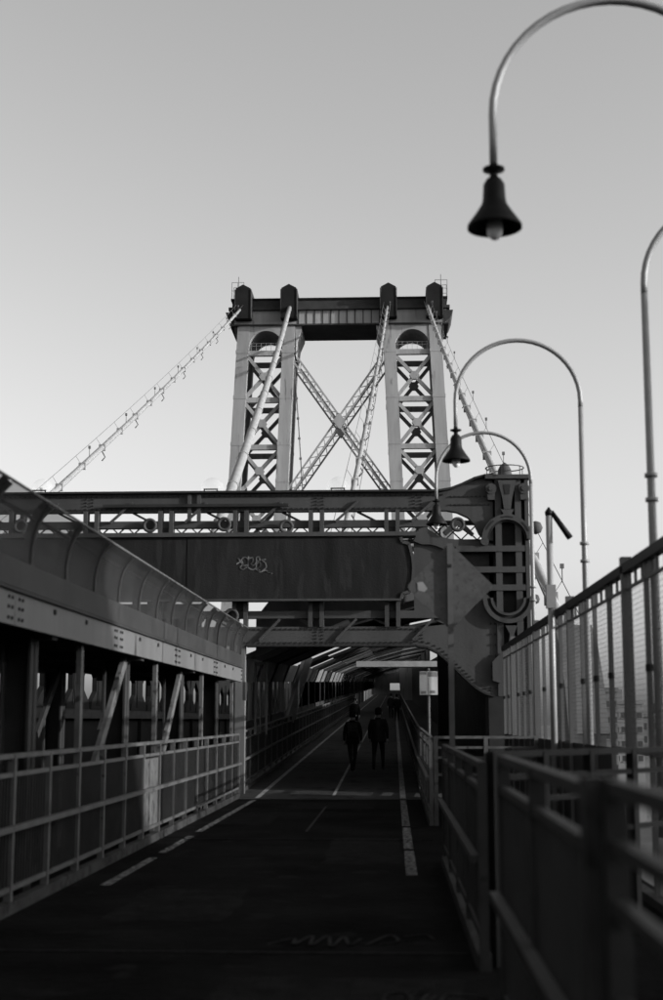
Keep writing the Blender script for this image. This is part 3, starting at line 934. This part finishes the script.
# ------------------------------------------------------------------ lamp posts
def lamp_post(loc, arm, label, htop=7.1, width=1.78):
    t = thing('lamp_post', label, 'lamp post', loc, 0, 'crook lamps along the outer fence')
    r = width / 2
    zc = htop - r
    part('pole', MB().tube([(0, 0, 0), (0, 0, 4.0), (0, 0, zc - .1)], [.054, .042, .036], 12), 'lamp', t)
    for z in (3.95, 4.2, 3.45):
        part('collar', MB().lathe([(.03, -.02), (.065, -.02), (.065, .02), (.03, .02)], 12, (0, 0, z)), 'lamp', t)
    part('base', MB().lathe([(.14, 0), (.14, .04), (.1, .08), (.09, .5), (.07, .6), (.05, .62)], 14), 'lamp', t)
    pts = [(arm * (r - r * math.cos(PI * k / 24)), 0, zc + r * math.sin(PI * k / 24)) for k in range(25)]
    pts.insert(0, (0, 0, zc - .12))
    pts.append((arm * width, 0, zc - .15))
    pts.append((arm * width, 0, zc - .38))
    part('crook', MB().tube(pts, [.036 - .007 * k / 27 for k in range(28)], 12), 'lamp', t)
    x = arm * width
    z0 = zc - .38
    sh = part('lamp_shade', MB().lathe([(.01, .0), (.03, .0), (.03, -.03), (.08, -.035), (.08, -.05), (.03, -.07), (.03, -.1), (.055, -.12), (.078, -.16), (.084, -.27), (.092, -.31), (.135, -.38), (.198, -.47), (.2, -.495), (.19, -.495), (.12, -.4), (.07, -.34), (.01, -.33)], 28, (x, 0, z0)), 'bell', t)
    part('bulb', MB().lathe([(.03, -.34), (.05, -.42), (.062, -.49), (.055, -.54), (.03, -.575), (.005, -.585)], 18, (x, 0, z0)), 'bulb', sh)
    return t
lamp_post((2.54, 9.75, 0), -1, 'tall crook lamp with black bell shade hanging large against open sky', 7.06)
lamp_post((2.69, 19.5, 0), -1, 'crook lamp whose black bell hangs beside the bridge tower leg', 7.15)
lamp_post((2.61, 26.0, 0), -1, 'crook lamp whose black bell hangs in front of the portal girder', 7.15)
lamp_post((2.62, 14.0, 0), 1, 'crook lamp turned outward, away from the path, seen as a bare pole', 7.1)

t = thing('floodlight_post', 'short pole with a slanted tubular floodlight beside the portal pylon', 'light pole', (2.36, 20.9, 0))
part('pole', MB().tube([(0, 0, 0), (0, 0, 4.85)], .05, 10), 'lamp', t)
part('cap', MB().lathe([(.055, 0), (.06, .06), (.03, .1), (.01, .13)], 10, (0, 0, 4.8)), 'bell', t)
part('floodlight', MB().tube([(.04, 0, 4.86), (.3, -.08, 4.45)], [.035, .05], 10), 'bell', t)
part('clamp', MB().box(-.07, .07, -.07, .07, 3.4, 3.75), 'lamp', t)

# ------------------------------------------------------------------ signs
t = thing('diamond_sign', 'bare metal back of a diamond road sign on a square post', 'sign', (.73, 17.75, 0))
h = .54
zc = 3.44
poly = []
for cxx, czz, a0 in ((0, h - .05, 45), (-h + .05, 0, 135), (0, -h + .05, 225), (h - .05, 0, 315)):
    for k in range(5):
        a = math.radians(a0 + 90 * k / 4)
        poly.append((cxx + .05 * math.cos(a), zc + czz + .05 * math.sin(a)))
sg = part('sign_plate', MB().prism(poly, .035, .05), 'signback', t)
part('post', MB().box(-.035, .035, -.012, .034, 0, 3.99), 'signpost', t)
part('pale_patch', MB().prism([(-.42, 3.49), (-.35, 3.5), (-.29, 3.41), (-.33, 3.37), (-.41, 3.39)], .028, .033), 'beam', sg)  # pale patch painting in a bright reflection on the sign back
part('pale_patch', MB().prism([(-.47, 3.33), (-.38, 3.42), (-.24, 3.28), (-.34, 3.2)], .03, .0345), 'signpost', sg)
part('bolt', MB().box(-.02, .02, -.024, -.0125, 3.68, 3.72), 'recess', sg)
t = thing('notice_sign', 'small white notice board on a thin post at the passage railing', 'sign', (.66, 26.6, 0))
part('post', MB().tube([(0, 0, 0), (0, 0, 2.72)], .025, 8), 'signpost', t)
nb = part('notice_board', MB().box(-.17, .17, -.045, -.025, 2.22, 2.66), 'white', t)
mb = MB()
mb.box(-.165, -.04, -.05, -.046, 2.6, 2.65).box(-.02, .165, -.05, -.046, 2.56, 2.65).box(-.15, -.05, -.05, -.046, 2.24, 2.29).box(.02, .12, -.05, -.046, 2.25, 2.3).box(-.012, .0, -.05, -.046, 2.24, 2.54)
part('printed_block', mb, 'grey', nb)

# ------------------------------------------------------------------ covered passage beyond the portal
K = thing('passage_canopy', 'dark curved sheet canopy over the path beyond the portal with light gaps', 'canopy', (-3.95, 35, 0))
cp = [(-3.98, 1.45), (-3.98, 2.6), (-3.75, 3.2), (-2.7, 3.65), (-1.2, 4.25), (.6, 4.75), (2.6, 5.15)]
def kv(x, y, z):
    return (x + 3.95, y - 35, z + pz(y))
bay = 5.0
ys_ = [35 + 5.0 * i for i in range(30)] + [185 + 12.0 * i for i in range(20)]
nb_ = len(ys_) - 1
gaps = {(4, 3), (4, 4), (3, 3), (5, 4), (3, 2), (8, 3), (12, 3), (16, 2), (18, 2), (20, 2), (22, 2), (24, 2), (26, 2), (7, 2), (9, 2), (11, 2), (13, 2), (0, 5), (5, 2)}
for i in range(nb_ + 1):
    y = ys_[i]
    bay = ys_[i + 1] - y if i < nb_ else 5
    mb = MB()
    pts = [kv(-3.98, y, 0)] + [kv(x, y, z) for x, z in cp]
    for a, b in zip(pts[:-1], pts[1:]):
        mb.bar(a, b, .12, .14, (0, 1, 0))
    part('rib', mb, 'frame' if i % 3 else 'canopy', K)
    if i == nb_:
        break
    for s_ in range(len(cp) - 1):
        if (i, s_) in gaps or (s_ == 5 and i >= 3 and i % 4):
            continue
        (x0, z0), (x1, z1) = cp[s_], cp[s_ + 1]
        y0, y1 = y + .07, y + bay - .07
        if s_ == 0:
            if i < 4:
                for f0, f1 in ((0, .18), (.3, .52), (.62, .86)):
                    a0, a1 = y + bay * f0, y + bay * f1
                    mb = MB()
                    k = 0
                    mb.v += [kv(x0, a0, z0), kv(x0, a1, z0), kv(x1, a1, z1), kv(x1, a0, z1)]
                    mb.f.append((0, 1, 2, 3))
                    part('side_panel', mb, 'canopy', K)
                continue
        mb = MB()
        dz = .02
        mb.v += [kv(x0, y0, z0), kv(x0, y1, z0), kv(x1, y1, z1), kv(x1, y0, z1)]
        mb.v += [kv(x0, y0, z0 + dz), kv(x0, y1, z0 + dz), kv(x1, y1, z1 + dz), kv(x1, y0, z1 + dz)]
        mb.f += [(0, 1, 2, 3), (4, 7, 6, 5), (0, 4, 5, 1), (1, 5, 6, 2), (2, 6, 7, 3), (3, 7, 4, 0)]
        part('roof_panel', mb, 'canopy', K)
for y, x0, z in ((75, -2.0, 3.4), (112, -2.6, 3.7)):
    part('cross_beam', MB().box(x0 + 3.95, 2.6 + 3.95, y - 35, y - 34.7, z + pz(y), z + pz(y) + .3), 'beam', K)  # the beams get their lit look from pale paint
part('sky_mask_plate', MB().prism([(a + 3.95, b) for a, b in ((-3.45, 3.3), (-2.7, 3.62), (-1.2, 4.22), (.6, 4.72), (2.4, 5.05), (2.4, 5.2), (-2.9, 5.0), (-3.45, 4.3))], -.12, -.08), 'canopy', K)  # plate added to hide bright sky between board and lower beam
part('far_screen', MB().box(-.5, 3.2, 245, 245.2, pz(280), pz(280) + 6).box(3.2, 6.55, 245.01, 245.19, pz(280) + 2.3, pz(280) + 6), 'canopy', K)  # screen added to shrink the bright opening at the far end
part('side_beam', MB().bar(kv(-4.0, 35, 1.45), kv(-4.0, 400, 1.45), .1, .2), 'frame', K)
part('leaning_post', MB().bar(kv(-3.75, 50, 1.2), kv(-3.1, 50.5, 3.5), .22, .3), 'beam', K)  # pale colour stands in for light falling on the post

Wl = thing('board_wall', 'dark wall of upright boards on the outer side of the covered passage', 'wall', (2.65, 34.25, -2.1))
wb = {}
for z in (7.3, 6.2, 5.1):
    wb[z] = MB().box(-.03, .03, .006, .244, 0, z).mesh('board', 'boards')
for i in range(290):
    y = 34.25 + i * .25
    hole = 84 < y < 104
    low = 69 < y < 77.5  # boards cut lower here so sun reaches the cross beam
    o = link('board', wb[6.2 if hole else (5.1 if low else 7.3)], Wl, ((.03 if i % 2 else 0), i * .25, pz(y)))
mb = MB()
mb.prismx([(72.6, 0), (380, 0), (380, 7.3 + pz(414)), (72.6, 7.3 + pz(107))], -.03, .03)
part('board', mb, 'boards', Wl, kind='stuff')

# ------------------------------------------------------------------ subway-side truss seen under the platform
Z_ = thing('side_truss', 'dark plate girder and gusseted truss beyond the raised platform', 'truss', (-10.0, 0, -2.2))
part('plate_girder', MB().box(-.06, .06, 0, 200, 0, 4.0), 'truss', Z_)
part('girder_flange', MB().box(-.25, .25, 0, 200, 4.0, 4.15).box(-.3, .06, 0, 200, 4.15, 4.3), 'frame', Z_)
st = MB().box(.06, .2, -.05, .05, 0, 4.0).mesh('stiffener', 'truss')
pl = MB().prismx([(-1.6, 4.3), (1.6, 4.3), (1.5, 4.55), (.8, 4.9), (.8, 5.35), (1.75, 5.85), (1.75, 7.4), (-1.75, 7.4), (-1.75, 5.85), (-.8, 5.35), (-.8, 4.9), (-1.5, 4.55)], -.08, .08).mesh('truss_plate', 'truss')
for i in range(57):
    y = 1.75 + 3.5 * i
    link('stiffener', st, Z_, (0, y, 0))
    link('truss_plate', pl, Z_, (0, y, 0))
mb = MB()
y = 0
while y < 200:
    mb.bar((.3, y, 4.4), (.3, y + .3, 5.9), .025, .03).bar((.3, y + .3, 4.4), (.3, y, 5.9), .025, .03)
    y += 3.5
part('lacing', mb, 'truss', Z_, kind='stuff')

# ------------------------------------------------------------------ people
def person(loc, rz, label, h, stride, jacket, bag=False, spread=0.0, arm=0.2, wide=1.0, cat='person'):
    R_ = thing('person', label, cat, loc, rz)
    s = h / 1.75
    V, E, Rr = [], [], []
    def add(p_, r_, par=None):
        V.append((p_[0] * s, p_[1] * s, p_[2] * s))
        Rr.append(r_ * s)
        if par is not None:
            E.append((par, len(V) - 1))
        return len(V) - 1
    pel = add((0, 0, .94), (.135 * wide))
    bel = add((0, .0, 1.08), .14 * wide, pel)
    che = add((0, .0, 1.3), .155 * wide, bel)
    nec = add((0, .01, 1.47), .06, che)
    hd0 = add((0, .03, 1.56), .075, nec)
    hd1 = add((0, .03, 1.65), .088, hd0)
    add((0, .02, 1.71), .06, hd1)
    hands = []
    for sd_ in (-1, 1):
        hip = add((sd_ * .095, 0, .88), .095 * wide, pel)
        f_ = stride * sd_
        kn = add((sd_ * (.1 + spread * .5), f_ * .5 + .03, .5), .066, hip)
        back = max(0, -f_)
        an = add((sd_ * (.09 + spread), f_ - .02, .1 + back * .18), .042, kn)
        he = add((sd_ * (.09 + spread), f_ - .03, .045 + back * .2), .04, an)
        add((sd_ * (.1 + spread * 1.3), f_ + .14, .035), .034, he)
        sh_ = add((sd_ * .17 * wide, 0, 1.39), .075 * wide, che)
        a2 = -f_ * arm
        elb = add((sd_ * .235 * wide, a2 * .5 - .03, 1.12), .055, sh_)
        wr = add((sd_ * .235 * wide, a2 + .06, .88), .034, elb)
        hands.append((sd_, sd_ * .235 * wide, a2 + .06, .88))
    me = bpy.data.meshes.new('body')
    me.from_pydata(V, E, [])
    tmp = bpy.data.objects.new('body_tmp', me)
    COL.objects.link(tmp)
    sk = tmp.modifiers.new('skin', 'SKIN')
    for i, r_ in enumerate(Rr):
        d = me.skin_vertices[0].data[i]
        d.radius = (r_, r_ * (.78 if i in (bel, che, pel) else 1.0))
        d.use_root = (i == pel)
    ss = tmp.modifiers.new('sub', 'SUBSURF')
    ss.levels = 2
    ss.render_levels = 2
    dp = bpy.context.evaluated_depsgraph_get()
    bm_ = bpy.data.meshes.new_from_object(tmp.evaluated_get(dp))
    bpy.data.objects.remove(tmp)
    bm_.materials.clear()
    for k in (jacket, 'trouser', 'skin', 'shoe'):
        bm_.materials.append(M[k])
    for pg in bm_.polygons:
        c = pg.center / s
        pg.use_smooth = True
        pg.material_index = 2 if c.z > 1.46 else (0 if (c.z > .84 and not (abs(c.x) < .17 * wide and c.z < .86)) else (3 if c.z < .1 else 1))
    link('body', bm_, R_)
    # hands, hair, coat, nose and ears
    for sd_, hx, hy, hz in hands:
        mb = MB()
        mb.tube([(hx * s, hy * s, hz * s + .01), (hx * s, (hy + .01) * s, (hz - .05) * s), (hx * s, (hy + .015) * s, (hz - .09) * s)], [.025 * s, .036 * s, .03 * s], 8)
        for k, (oy, ln) in enumerate(((-.03, .06), (-.01, .075), (.01, .07), (.03, .055))):
            mb.tube([(hx * s, (hy + oy + .015) * s, (hz - .08) * s), ((hx - sd_ * .008) * s, (hy + oy + .02) * s, (hz - .08 - ln * .55) * s), ((hx - sd_ * .028) * s, (hy + oy + .022) * s, (hz - .08 - ln) * s)], [.0095 * s, .009 * s, .007 * s], 6)
        mb.tube([(hx * s, (hy + .03) * s, (hz - .03) * s), ((hx - sd_ * .015) * s, (hy + .06) * s, (hz - .06) * s), ((hx - sd_ * .02) * s, (hy + .065) * s, (hz - .095) * s)], [.011 * s, .01 * s, .008 * s], 6)
        part('hand', mb, 'skin', R_)
    hp = [(.02, .135), (.06, .125), (.09, .09), (.103, .03), (.1, -.03), (.085, -.07), (.06, -.075)]
    part('hair', MB().lathe([(a * s, b * s) for a, b in reversed(hp)], 16, (0, .012 * s, 1.66 * s)), 'hair', R_)
    fm = MB().tube([(0, .11 * s, 1.65 * s), (0, .135 * s, 1.61 * s)], [.012 * s, .02 * s], 6)
    fm.tube([(-.105 * s, .02 * s, 1.66 * s), (-.105 * s, .02 * s, 1.6 * s)], .016 * s, 6).tube([(.105 * s, .02 * s, 1.66 * s), (.105 * s, .02 * s, 1.6 * s)], .016 * s, 6)
    part('nose_and_ears', fm, 'skin', R_)
    mb = MB()
    prof = [(.19, .80), (.2, .84), (.185, 1.0), (.19, 1.2), (.205, 1.33), (.17, 1.42), (.08, 1.485), (.07, 1.5)]
    k0 = len(mb.v)
    mb.lathe([(a * wide * s, b * s) for a, b in prof], 18)
    mb.v = [(x, y * .7, z) for x, y, z in mb.v]
    part('coat', mb, jacket, R_)
    if bag:
        b_ = part('backpack', MB().prismx([(-.13 * s, 1.0 * s), (-.13 * s, 1.42 * s), (-.24 * s, 1.4 * s), (-.3 * s, 1.28 * s), (-.3 * s, 1.04 * s), (-.26 * s, .99 * s)], -.15 * s, .15 * s), 'bag', R_)
        part('pocket', MB().box(-.1 * s, .1 * s, -.325 * s, -.29 * s, 1.04 * s, 1.18 * s), 'cloth', b_)
    return R_
person((-1.22, 41.5, pz(41.5)), .05, 'walker in dark coat with backpack, legs close together, beside a broader companion', 1.72, .24, 'cloth', bag=True, spread=-.055, arm=.8, wide=1.05)
person((-.47, 42.0, pz(42.0)), -.05, 'broad shouldered walker in charcoal jacket with legs slightly apart', 1.8, .16, 'cloth2', spread=.035, arm=.6, wide=1.12)
person((-2.0, 72, pz(72)), PI, 'person coming down the passage close to the subway side railing', 1.78, .2, 'cloth', arm=.7)
person((-.2, 100, pz(100)), 0, 'distant walker beneath the far cross beam, nearer the middle of the lane', 1.75, .2, 'cloth2', arm=.6)
person((.3 - .5, 96, pz(96)) if 0 else (-.05 + .25, 93, pz(93)), 0, 'distant walker in dark coat on the edge paint line', 1.76, .12, 'cloth', arm=.6)

# ------------------------------------------------------------------ city
def block(label, x0, x1, y0, y1, z1, m, nx, nz_, face='y', name='apartment_building', ww=1.4, wh=1.7):
    t = thing(name, label, 'building', ((x0 + x1) / 2, (y0 + y1) / 2, -22))
    hx, hy = (x1 - x0) / 2, (y1 - y0) / 2
    Hh = z1 + 22
    wl = part('wall', MB().box(-hx, hx, -hy, hy, 0, Hh), m, t)
    part('parapet', MB().box(-hx - .3, hx + .3, -hy - .3, hy + .3, Hh, Hh + .9), m, t)
    part('roof_shed', MB().box(-hx * .4, hx * .2, -hy * .3, hy * .4, Hh + .9, Hh + 3.6), m, t)
    win = MB().box(-ww / 2, ww / 2, -.05, .12, 0, wh).mesh('window', 'glass')
    sill = MB().box(-ww / 2 - .15, ww / 2 + .15, -.2, .1, -.2, 0).mesh('sill', 'pale')
    for i in range(nx):
        for j in range(nz_):
            z = Hh - 3.2 - j * 3.3
            if z < 1:
                continue
            if face == 'y':
                px_ = -hx + 2 * hx * (i + .5) / nx
                o = link('window', win, t, (px_, -hy, z))
                link('sill', sill, o)
            else:
                py_ = -hy + 2 * hy * (i + .5) / nx
                o = link('window', win, t, (-hx, py_, z), -PI / 2)
                link('sill', sill, o)
    return t
block('far grey brick apartment house seen through the wire fence beside the crook lamp pole', 41.2, 47, 298, 316, 7.6, 'brick', 4, 5, ww=1.1, wh=1.3)
block('far pale flat roofed block seen through the wire fence, lower than its brick neighbour', 49, 58, 330, 350, 5.4, 'pale', 5, 4, ww=1.1, wh=1.3)
block('far low warehouse seen through the wire fence at the fence top corner', 62, 84, 360, 390, 2.5, 'brick', 8, 3)
block('unseen brick block added to shade the near path and platform', 31, 52, -75, 5.6, 13.0, 'brick', 16, 8, face='x', name='shade_block', ww=2.2, wh=2.1)  # out-of-view block added so its shadow covers the near path
